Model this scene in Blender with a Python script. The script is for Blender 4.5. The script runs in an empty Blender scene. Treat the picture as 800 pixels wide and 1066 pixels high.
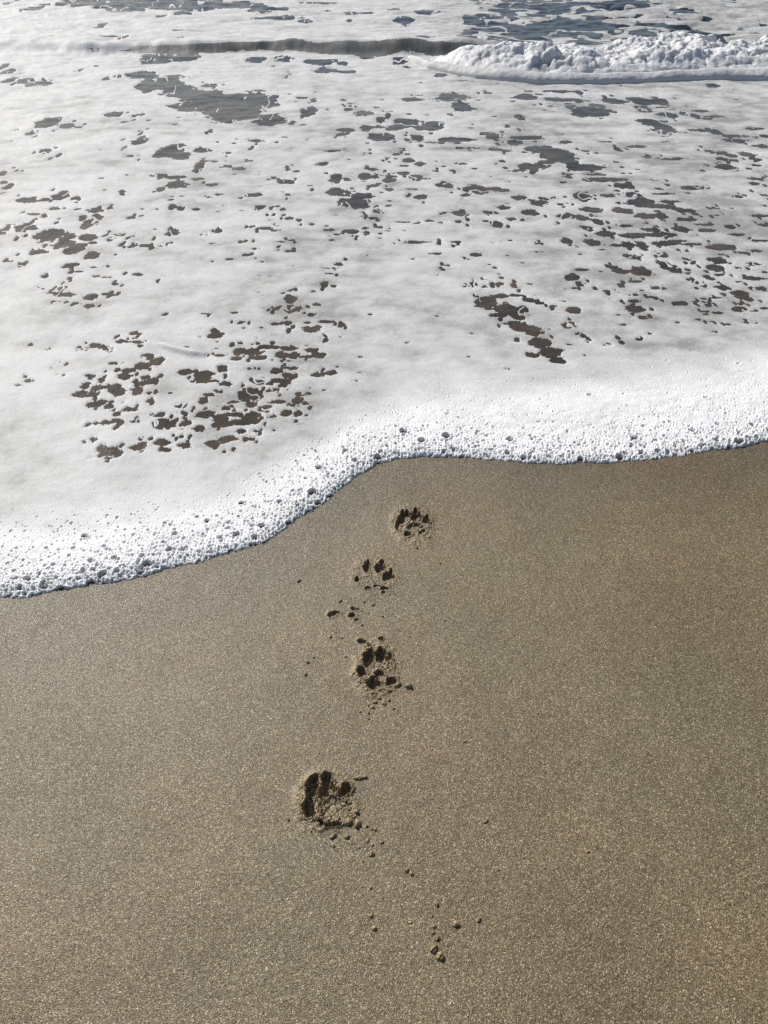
import bpy, math, random
import numpy as np
from mathutils import Vector

rad = math.radians
rng = np.random.default_rng(7)
random.seed(7)
SC = bpy.context.scene
COL = SC.collection

# ------------------------------------------------------------------ camera
H = 1.35                 # phone held at chest height (m)
PITCH = 40.0             # degrees below the horizon
F = 775.0                # focal length in photo pixels (800 x 1066)
CT, ST = math.cos(rad(PITCH)), math.sin(rad(PITCH))
cam_d = bpy.data.cameras.new('camera')
cam = bpy.data.objects.new('camera', cam_d); COL.objects.link(cam)
cam.location = (0, 0, H)
cam.rotation_euler = (rad(90 - PITCH), 0, 0)
cam_d.sensor_fit = 'VERTICAL'
cam_d.angle = 2 * math.atan(533 / F)
cam_d.clip_start = 0.02; cam_d.clip_end = 5000
SC.camera = cam

# ------------------------------------------------------------------ light
SUN_EL, SUN_AZ = 37.0, -39.0      # ahead of the camera, to the left
w = bpy.data.worlds.new('World'); SC.world = w; w.use_nodes = True
nt = w.node_tree; nt.nodes.clear()
sky = nt.nodes.new('ShaderNodeTexSky'); sky.sky_type = 'NISHITA'; sky.sun_disc = False
sky.dust_density = 1.6; sky.ozone_density = 0.8; sky.sun_elevation = rad(SUN_EL); sky.sun_rotation = rad(SUN_AZ % 360)
bg = nt.nodes.new('ShaderNodeBackground'); bg.inputs['Strength'].default_value = 0.075
wo = nt.nodes.new('ShaderNodeOutputWorld')
nt.links.new(sky.outputs[0], bg.inputs[0]); nt.links.new(bg.outputs[0], wo.inputs[0])
sd = bpy.data.lights.new('sun', 'SUN'); sd.energy = 4.6; sd.angle = rad(0.53); sd.color = (1.0, 0.965, 0.91)
so = bpy.data.objects.new('sun', sd); COL.objects.link(so)
to_sun = Vector((math.sin(rad(SUN_AZ)) * math.cos(rad(SUN_EL)), math.cos(rad(SUN_AZ)) * math.cos(rad(SUN_EL)), math.sin(rad(SUN_EL))))
so.rotation_euler = to_sun.to_track_quat('Z', 'Y').to_euler(); so.location = to_sun * 20
SC.view_settings.view_transform = 'Standard'; SC.view_settings.look = 'None'
SC.view_settings.gamma = 1; SC.view_settings.use_curve_mapping = False
SC.view_settings.exposure = 0.04
SC.cycles.use_denoising = False
SC.cycles.max_bounces = 5

# ------------------------------------------------------------------ noise
def _hash(ix, iy, seed):
    h = (ix.astype(np.int64) * 374761393 + iy.astype(np.int64) * 668265263 + seed * 1442695041) & 0xffffffff
    h = ((h ^ (h >> 13)) * 1274126177) & 0xffffffff
    h = ((h ^ (h >> 16)) * 2246822519) & 0xffffffff
    return h ^ (h >> 15)
def h01(ix, iy, seed):
    return (_hash(ix, iy, seed) & 0xffffff).astype(np.float64) / 16777216.0
_A = np.random.default_rng(1).uniform(0, 2 * np.pi, 1024)
_GX = np.cos(_A).astype(np.float32); _GY = np.sin(_A).astype(np.float32)
_PM = np.random.default_rng(2).permutation(1024).astype(np.int32)
def perlin(x, y, seed=0):
    x0 = np.floor(x); y0 = np.floor(y)
    fx = x - x0; fy = y - y0
    ix = x0.astype(np.int32) + seed * 57; iy = y0.astype(np.int32) + seed * 131
    def g(i, j, dx, dy):
        a = _PM[(_PM[i & 1023] + j) & 1023]
        return _GX[a] * dx + _GY[a] * dy
    u = fx * fx * fx * (fx * (fx * 6 - 15) + 10); v = fy * fy * fy * (fy * (fy * 6 - 15) + 10)
    a = g(ix, iy, fx, fy); b = g(ix + 1, iy, fx - 1, fy)
    c = g(ix, iy + 1, fx, fy - 1); d = g(ix + 1, iy + 1, fx - 1, fy - 1)
    return ((a + u * (b - a)) * (1 - v) + (c + u * (d - c)) * v) * 1.5
def fbm(x, y, seed=0, octaves=4, gain=0.5):
    s = 0; a = 1.0; f = 1.0; n = 0
    for k in range(octaves):
        s = s + a * perlin(x * f, y * f, seed + 17 * k); n += a
        a *= gain; f *= 2.03
    return s / n
def sstep(a, b, x):
    t = np.clip((x - a) / (b - a), 0, 1)
    return t * t * (3 - 2 * t)
def pits(x, y, cell, rmin, rmax, dens, seed):
    """spherical pits scattered one per cell: returns pit depth / cell (0 outside), rim value"""
    gx = x / cell; gy = y / cell
    ix = np.floor(gx).astype(np.int64); iy = np.floor(gy).astype(np.int64)
    best = np.zeros_like(x); rim = np.zeros_like(x)
    for dx in (-1, 0, 1):
        for dy in (-1, 0, 1):
            cx = ix + dx; cy = iy + dy
            px = cx + 0.2 + 0.6 * h01(cx, cy, seed); py = cy + 0.2 + 0.6 * h01(cx, cy, seed + 1)
            e = h01(cx, cy, seed + 2)
            r = rmin + (rmax - rmin) * h01(cx, cy, seed + 3) ** 2
            on = e < dens
            d = np.hypot(gx - px, gy - py) / r
            best = np.maximum(best, np.where(on & (d < 1), np.sqrt(np.clip(1 - d * d, 0, 1)) * r, 0))
            rim = np.maximum(rim, np.where(on, np.exp(-((d - 1.1) / 0.22) ** 2) * r, 0))
    return best * cell, np.where(best > 0, 0, rim) * cell
def lumps(x, y, cell, seed):
    """cauliflower heads: rounded tops, one per cell"""
    gx = x / cell; gy = y / cell
    ix = np.floor(gx).astype(np.int64); iy = np.floor(gy).astype(np.int64)
    best = np.zeros_like(x)
    for dx in (-1, 0, 1):
        for dy in (-1, 0, 1):
            cx = ix + dx; cy = iy + dy
            px = cx + h01(cx, cy, seed); py = cy + h01(cx, cy, seed + 1)
            r = 0.55 + 0.45 * h01(cx, cy, seed + 2)
            d2 = ((gx - px) ** 2 + (gy - py) ** 2) / (r * r)
            best = np.maximum(best, np.sqrt(np.clip(1 - d2, 0, 1)) * r)
    return best

# ------------------------------------------------------------------ helpers for meshes / tags
def pix_y(py):
    return H / np.tan(rad(PITCH) + np.arctan((np.asarray(py, float) - 533) / F))
def ground(px, py, z=0.0):
    v = (py - 533) / F; u = (px - 400) / F
    d = np.array([u, CT - v * ST, -ST - v * CT])
    t = (H - z) / -d[2]
    return d[0] * t, d[1] * t
def zc_of(y, z=0.0):
    return CT * y + ST * (H - z)
def tag(o, label=None, cat=None, group=None, kind=None):
    if label: o['label'] = label
    if cat: o['category'] = cat
    if group: o['group'] = group
    if kind: o['kind'] = kind
    return o
def mesh_obj(name, V, Q, mat, parent=None, attrs=None, origin=None):
    me = bpy.data.meshes.new(name)
    n = len(V); m = len(Q); k = Q.shape[1]
    V = np.asarray(V, np.float64)
    if origin is not None: V = V - np.asarray(origin)
    me.vertices.add(n); me.vertices.foreach_set('co', V.astype(np.float32).ravel())
    me.loops.add(m * k); me.loops.foreach_set('vertex_index', Q.astype(np.int32).ravel())
    me.polygons.add(m); me.polygons.foreach_set('loop_start', np.arange(0, m * k, k, dtype=np.int32))
    me.polygons.foreach_set('use_smooth', np.ones(m, bool))
    for an, av in (attrs or {}).items():
        a = me.attributes.new(an, 'FLOAT', 'POINT'); a.data.foreach_set('value', np.asarray(av, np.float32))
    me.update(calc_edges=True)
    me.materials.append(mat)
    o = bpy.data.objects.new(name, me); COL.objects.link(o)
    if parent is not None:
        o.parent = parent
        if origin is not None: o.location = (0, 0, 0)
    elif origin is not None: o.location = origin
    return o
class Grid:
    def __init__(s, ys, us):
        s.ys = ys; s.us = us; s.R = len(ys); s.C = len(us)
        s.X = (us[None, :] * zc_of(ys)[:, None]).ravel(); s.Y = np.repeat(ys, s.C)
        i = np.arange(s.R * s.C).reshape(s.R, s.C)
        s.Q = np.stack([i[:-1, :-1], i[:-1, 1:], i[1:, 1:], i[1:, :-1]], -1).reshape(-1, 4)
    def window(s, x, y, rx, ry):
        r0 = np.searchsorted(s.ys, y - ry); r1 = np.searchsorted(s.ys, y + ry)
        z0 = zc_of(max(y - ry, 0.01)); z1 = zc_of(y + ry)
        c0 = np.searchsorted(s.us, min((x - rx) / z0, (x - rx) / z1)); c1 = np.searchsorted(s.us, max((x + rx) / z0, (x + rx) / z1))
        return (np.arange(r0, r1)[:, None] * s.C + np.arange(c0, c1)[None, :]).ravel()
    def sub(s, name, Z, fmask, mat, parent=None, attrs=None, origin=None):
        Q = s.Q[fmask]
        used = np.zeros(s.R * s.C, bool); used[Q.ravel()] = True
        idx = np.cumsum(used) - 1
        V = np.stack([s.X[used], s.Y[used], Z[used]], -1)
        return mesh_obj(name, V, idx[Q], mat, parent, {k: v[used] for k, v in (attrs or {}).items()}, origin)
def thing(name, loc, label, cat, group=None):
    o = bpy.data.objects.new(name, None); COL.objects.link(o); o.location = loc; o.empty_display_size = 0.05
    return tag(o, label, cat, group)

# ------------------------------------------------------------------ materials
def new_mat(name):
    m = bpy.data.materials.new(name); m.use_nodes = True
    t = m.node_tree; b = t.nodes['Principled BSDF']
    return m, t, b
def nd(t, kind, **kw):
    n = t.nodes.new(kind)
    for k, v in kw.items():
        if k.startswith('_'): setattr(n, k[1:], v)
        else: n.inputs[k].default_value = v
    return n
def mixc(t, fac, a, b, blend='MIX'):
    n = t.nodes.new('ShaderNodeMix'); n.data_type = 'RGBA'; n.blend_type = blend
    for sock, val in ((n.inputs['Factor'], fac), (n.inputs['A'], a), (n.inputs['B'], b)):
        pass
    def put(s, val):
        if hasattr(val, 'links'): t.links.new(val, s)
        else: s.default_value = val
    put(n.inputs[0], fac); put(n.inputs[6], a); put(n.inputs[7], b)
    return n.outputs[2]
def ramp(t, src, stops):
    n = t.nodes.new('ShaderNodeValToRGB'); e = n.color_ramp.elements
    while len(e) < len(stops): e.new(0.5)
    for i, (p, c) in enumerate(stops):
        e[i].position = p; e[i].color = c if len(c) == 4 else (*c, 1)
    t.links.new(src, n.inputs[0]); return n.outputs[0]
def math_n(t, op, a, b=None, clamp=False):
    n = t.nodes.new('ShaderNodeMath'); n.operation = op; n.use_clamp = clamp
    for s, v in ((n.inputs[0], a), (n.inputs[1], b)):
        if v is None: continue
        if hasattr(v, 'links'): t.links.new(v, s)
        else: s.default_value = v
    return n.outputs[0]
def pos(t):
    return t.nodes.new('ShaderNodeNewGeometry').outputs['Position']
def noise(t, vec, scale, detail=2.0, rough=0.5):
    n = nd(t, 'ShaderNodeTexNoise', Scale=scale, Detail=detail, Roughness=rough)
    t.links.new(vec, n.inputs['Vector']); return n.outputs['Fac']
def voro(t, vec, scale, out='Color'):
    n = nd(t, 'ShaderNodeTexVoronoi', Scale=scale)
    t.links.new(vec, n.inputs['Vector']); return n.outputs[out]
def attr(t, name):
    n = t.nodes.new('ShaderNodeAttribute'); n.attribute_name = name; return n.outputs['Fac']

# wet sand
M_SAND, t, b = new_mat('wet_sand')
P = pos(t)
grain = voro(t, P, 580)
sep = t.nodes.new('ShaderNodeSeparateColor'); t.links.new(grain, sep.inputs[0])
gcol = ramp(t, sep.outputs[0], [(0.0, (0.055, 0.041, 0.022)), (0.3, (0.128, 0.101, 0.057)), (0.72, (0.20, 0.160, 0.094)), (0.92, (0.31, 0.25, 0.155)), (1.0, (0.58, 0.50, 0.36))])
clump = noise(t, P, 260, 3.0, 0.65)
gcol = mixc(t, 1.0, gcol, ramp(t, clump, [(0.30, (0.92, 0.92, 0.92)), (0.70, (1.08, 1.08, 1.08))]), 'MULTIPLY')
patch = noise(t, P, 3.2, 4.0, 0.6)
gcol = mixc(t, 1.0, gcol, ramp(t, patch, [(0.32, (0.90, 0.88, 0.85)), (0.68, (1.08, 1.07, 1.06))]), 'MULTIPLY')
hue = noise(t, P, 1.7, 3.0, 0.6)
gcol = mixc(t, 1.0, gcol, ramp(t, hue, [(0.36, (0.98, 1.0, 0.93)), (0.64, (1.07, 0.98, 0.86))]), 'MULTIPLY')
wet = attr(t, 'wet')
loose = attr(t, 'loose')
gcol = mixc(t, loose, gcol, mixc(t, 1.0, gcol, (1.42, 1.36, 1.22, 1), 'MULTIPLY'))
gcol = mixc(t, wet, gcol, mixc(t, 1.0, gcol, (0.76, 0.77, 0.80, 1), 'MULTIPLY'))
t.links.new(gcol, b.inputs['Base Color'])
rg = math_n(t, 'MULTIPLY_ADD', sep.outputs[1], 0.42)
rg.node.inputs[2].default_value = 0.28
t.links.new(math_n(t, 'SUBTRACT', rg, math_n(t, 'MULTIPLY', wet, 0.04)), b.inputs['Roughness'])
b.inputs['Specular IOR Level'].default_value = 0.55
n1 = noise(t, P, 560, 1.0, 0.5)
bp = nd(t, 'ShaderNodeBump', Strength=0.9, Distance=0.0016)
t.links.new(n1, bp.inputs['Height'])
t.links.new(bp.outputs[0], b.inputs['Normal'])

# sea water: murky with sand near the edge, clearer and bluer farther out
M_WATER, t, b = new_mat('murky_water')
P = pos(t)
deep = attr(t, 'deep')
silt = noise(t, P, 4.5, 5.0, 0.62)
near = ramp(t, silt, [(0.30, (0.030, 0.027, 0.021)), (0.5, (0.056, 0.044, 0.031)), (0.70, (0.105, 0.074, 0.048))])
wc = mixc(t, deep, near, (0.030, 0.040, 0.050, 1))
t.links.new(wc, b.inputs['Base Color'])
b.inputs['Roughness'].default_value = 0.2; b.inputs['Specular IOR Level'].default_value = 0.3
b.inputs['IOR'].default_value = 1.33
n1 = noise(t, P, 22, 4.0, 0.6)
bp = nd(t, 'ShaderNodeBump', Strength=0.22, Distance=0.012)
t.links.new(n1, bp.inputs['Height']); t.links.new(bp.outputs[0], b.inputs['Normal'])

# silt-laden, aerated water in the face of the wave
M_SILT, t, b = new_mat('silty_wave_water')
P = pos(t)
b.inputs['Roughness'].default_value = 0.5; b.inputs['IOR'].default_value = 1.33; b.inputs['Specular IOR Level'].default_value = 0.2
t.links.new(ramp(t, noise(t, P, 3.0, 4.0, 0.6), [(0.3, (0.11, 0.108, 0.10)), (0.7, (0.20, 0.205, 0.20))]), b.inputs['Base Color'])
bp = nd(t, 'ShaderNodeBump', Strength=0.25, Distance=0.012)
t.links.new(noise(t, P, 22, 4.0, 0.6), bp.inputs['Height']); t.links.new(bp.outputs[0], b.inputs['Normal'])

# foam: 'thick' 0 = thin film the water shows through, 1 = dense white froth; also carries painted sun-side whitening
def foam_mat(name, thin, dense, bump_scale, bump_d, soft=0.0, froth=None):
    m, t, b = new_mat(name)
    P = pos(t)
    th = attr(t, 'thick')
    fine = noise(t, P, 60, 4.0, 0.65)
    th2 = math_n(t, 'ADD', th, math_n(t, 'MULTIPLY', math_n(t, 'SUBTRACT', fine, 0.5), 0.45), True)
    mid = lambda p_, q_: tuple(0.35 * a + 0.65 * c for a, c in zip(p_, q_))
    col = ramp(t, th2, [(0.0, thin), (0.5, mid(thin, dense)), (1.0, dense)])
    if froth:
        fr = attr(t, 'froth')
        col = mixc(t, fr, col, ramp(t, th2, [(0.0, froth[0]), (0.5, mid(*froth)), (1.0, froth[1])]))
    t.links.new(col, b.inputs['Base Color'])
    b.inputs['Roughness'].default_value = 0.6
    b.inputs['Specular IOR Level'].default_value = 0.12
    if soft:
        b.subsurface_method = 'BURLEY'; b.inputs['Subsurface Weight'].default_value = 0.7
        if froth: t.links.new(math_n(t, 'MULTIPLY', fr, 0.7), b.inputs['Subsurface Weight'])
        b.inputs['Subsurface Radius'].default_value = (1, 1, 1); b.inputs['Subsurface Scale'].default_value = soft
    n1 = noise(t, P, bump_scale, 3.0, 0.6)
    v1 = voro(t, P, bump_scale * 1.3, 'Distance')
    hgt = math_n(t, 'ADD', n1, math_n(t, 'MULTIPLY', v1, 0.5))
    bp = nd(t, 'ShaderNodeBump', Strength=0.7, Distance=bump_d)
    t.links.new(hgt, bp.inputs['Height']); t.links.new(bp.outputs[0], b.inputs['Normal'])
    return m
M_FOAM = foam_mat('sea_foam', (0.31, 0.308, 0.295), (0.625, 0.625, 0.61), 130, 0.0012, 0.005, ((0.20, 0.195, 0.18), (0.81, 0.81, 0.80)))
M_EDGE = M_FOAM
M_CHURN = foam_mat('whitewater', (0.27, 0.28, 0.28), (0.74, 0.74, 0.73), 40, 0.003, 0.022)

# ------------------------------------------------------------------ the water's edge
EDGE = [(-420, 655), (-200, 640), (-60, 629), (0, 624), (60, 617), (110, 608), (160, 596), (210, 585), (250, 572), (275, 565), (290, 556), (310, 540),
        (335, 525), (355, 509), (375, 492), (390, 483.5), (410, 477.5), (440, 475), (480, 475.5), (520, 479.5), (560, 482.5), (600, 483), (640, 481.5),
        (680, 478.5), (720, 474), (760, 467), (800, 459), (860, 447), (960, 436), (1250, 420)]
EG = np.array([ground(a, c) for a, c in EDGE])
# resample with a little natural wobble
sx = np.concatenate([np.linspace(EG[i, 0], EG[i + 1, 0], 7)[:-1] for i in range(len(EG) - 1)] + [EG[-1:, 0]])
sy = np.interp(sx, EG[:, 0], EG[:, 1])
k = np.array([1, 2, 3, 2, 1.0]); k /= k.sum()
sy[2:-2] = np.convolve(sy, k, 'valid')
sx = np.concatenate([[-40], sx, [40]]); sy = np.concatenate([[sy[0] - 3], sy, [sy[-1] + 1.5]])
def edge_dist(x, y):
    """distance behind the water's edge (+ = on the sea side)"""
    ye = np.interp(x, sx, sy)
    rough = y - ye
    d = rough.copy()
    m = np.abs(rough) < 0.9
    xm = x[m]; ym = y[m]
    best = np.full(xm.shape, 9.0)
    for i in range(len(sx) - 1):
        ax, ay, bx, by = sx[i], sy[i], sx[i + 1], sy[i + 1]
        if bx < xm.min() - 1 or ax > xm.max() + 1: continue
        sel = (xm > ax - 1.0) & (xm < bx + 1.0)
        xs = xm[sel]; ys = ym[sel]
        L2 = (bx - ax) ** 2 + (by - ay) ** 2
        tt = np.clip(((xs - ax) * (bx - ax) + (ys - ay) * (by - ay)) / L2, 0, 1)
        dd = np.hypot(xs - ax - tt * (bx - ax), ys - ay - tt * (by - ay))
        best[sel] = np.minimum(best[sel], dd)
    d[m] = np.sign(rough[m]) * np.minimum(best, np.abs(rough[m]))
    return d

# ------------------------------------------------------------------ waves (water level)
def curve_px(pts):
    g = np.array([ground(a, c) for a, c in pts]); return g[:, 0], g[:, 1]
SWX, SWY = curve_px([(-300, 56), (-100, 55.5), (0, 55), (60, 55.2), (100, 55.8), (150, 56.6), (200, 57), (250, 56.6), (300, 56.4), (350, 56.9), (400, 57.8), (460, 59), (520, 60), (700, 60), (1000, 59)])
def swell(x, y):
    s = y - np.interp(x, SWX, SWY) - 0.05 * perlin(x * 1.1, x * 0 + 3.3, 5) - 0.02 * perlin(x * 3.5, x * 0 + 1.3, 6)
    hgt = np.interp(x, [-12, -5.5, -3.9, -2.8, -1.0, 0.3, 0.9, 1.5], [0.05, 0.05, 0.065, 0.085, 0.10, 0.115, 0.11, 0.05])
    hgt = hgt * (1 + 0.38 * fbm(x * 1.5, y * 0.3, 8, 3))
    front = sstep(-0.03, 0.21, s); back = np.exp(-np.clip(s - 0.21, 0, None) ** 2 / 0.9)
    return hgt * front * back, s
BRX, BRY = curve_px([(424, 60), (432, 67), (445, 73), (470, 78), (495, 82), (520, 85), (560, 88), (600, 88.5), (640, 88), (680, 87), (720, 85), (760, 84), (800, 84), (900, 84), (1200, 86)])
def foamy(x, y):
    return sstep(2.3, 3.5, x) * sstep(9.2, 9.9, y) * (1 - sstep(13, 16, y))
def far_level(x, y):
    z, s = swell(x, y)
    amp = sstep(6.5, 10.5, y)
    z = z + amp * (0.030 * fbm(x * 0.9, y * 1.4, 21, 3) + 0.022 * fbm(x * 2.6, y * 6.5, 23, 3))
    m = foamy(x, y)
    if np.any(m > 0): z = z + m * 0.085 * (lumps(x + 0.1 * perlin(x * 3, y * 3, 28), y * 1.5, 0.55, 27) - 0.3)
    z = z + sstep(11, 16, y) * 0.05 * fbm(x * 0.35, y * 0.8, 25, 3)
    return z, s
def level(x, y, d):
    z, s = far_level(x, y)
    calm = sstep(0.05, 0.6, d)
    z = z + 0.004 + calm * (0.006 * fbm(x * 2.2, y * 2.6, 31, 3) + 0.0016 * fbm(x * 9, y * 9, 33, 3)) * (0.45 + 1.1 * sstep(3, 8, y) + 0.1 * np.minimum(y, 9))
    return z, s
def hit(px, py):
    """where a sight line meets the water surface"""
    x0, y0 = ground(px, py)
    if py > 95: return x0, y0
    ts = np.linspace(0.55, 1.0, 500)
    X = x0 * ts; Y = y0 * ts; Z = H * (1 - ts)
    z, _ = far_level(X, Y); z = z + 0.006
    i = np.argmax(Z < z) if np.any(Z < z) else len(ts) - 1
    return X[i], Y[i]

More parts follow.
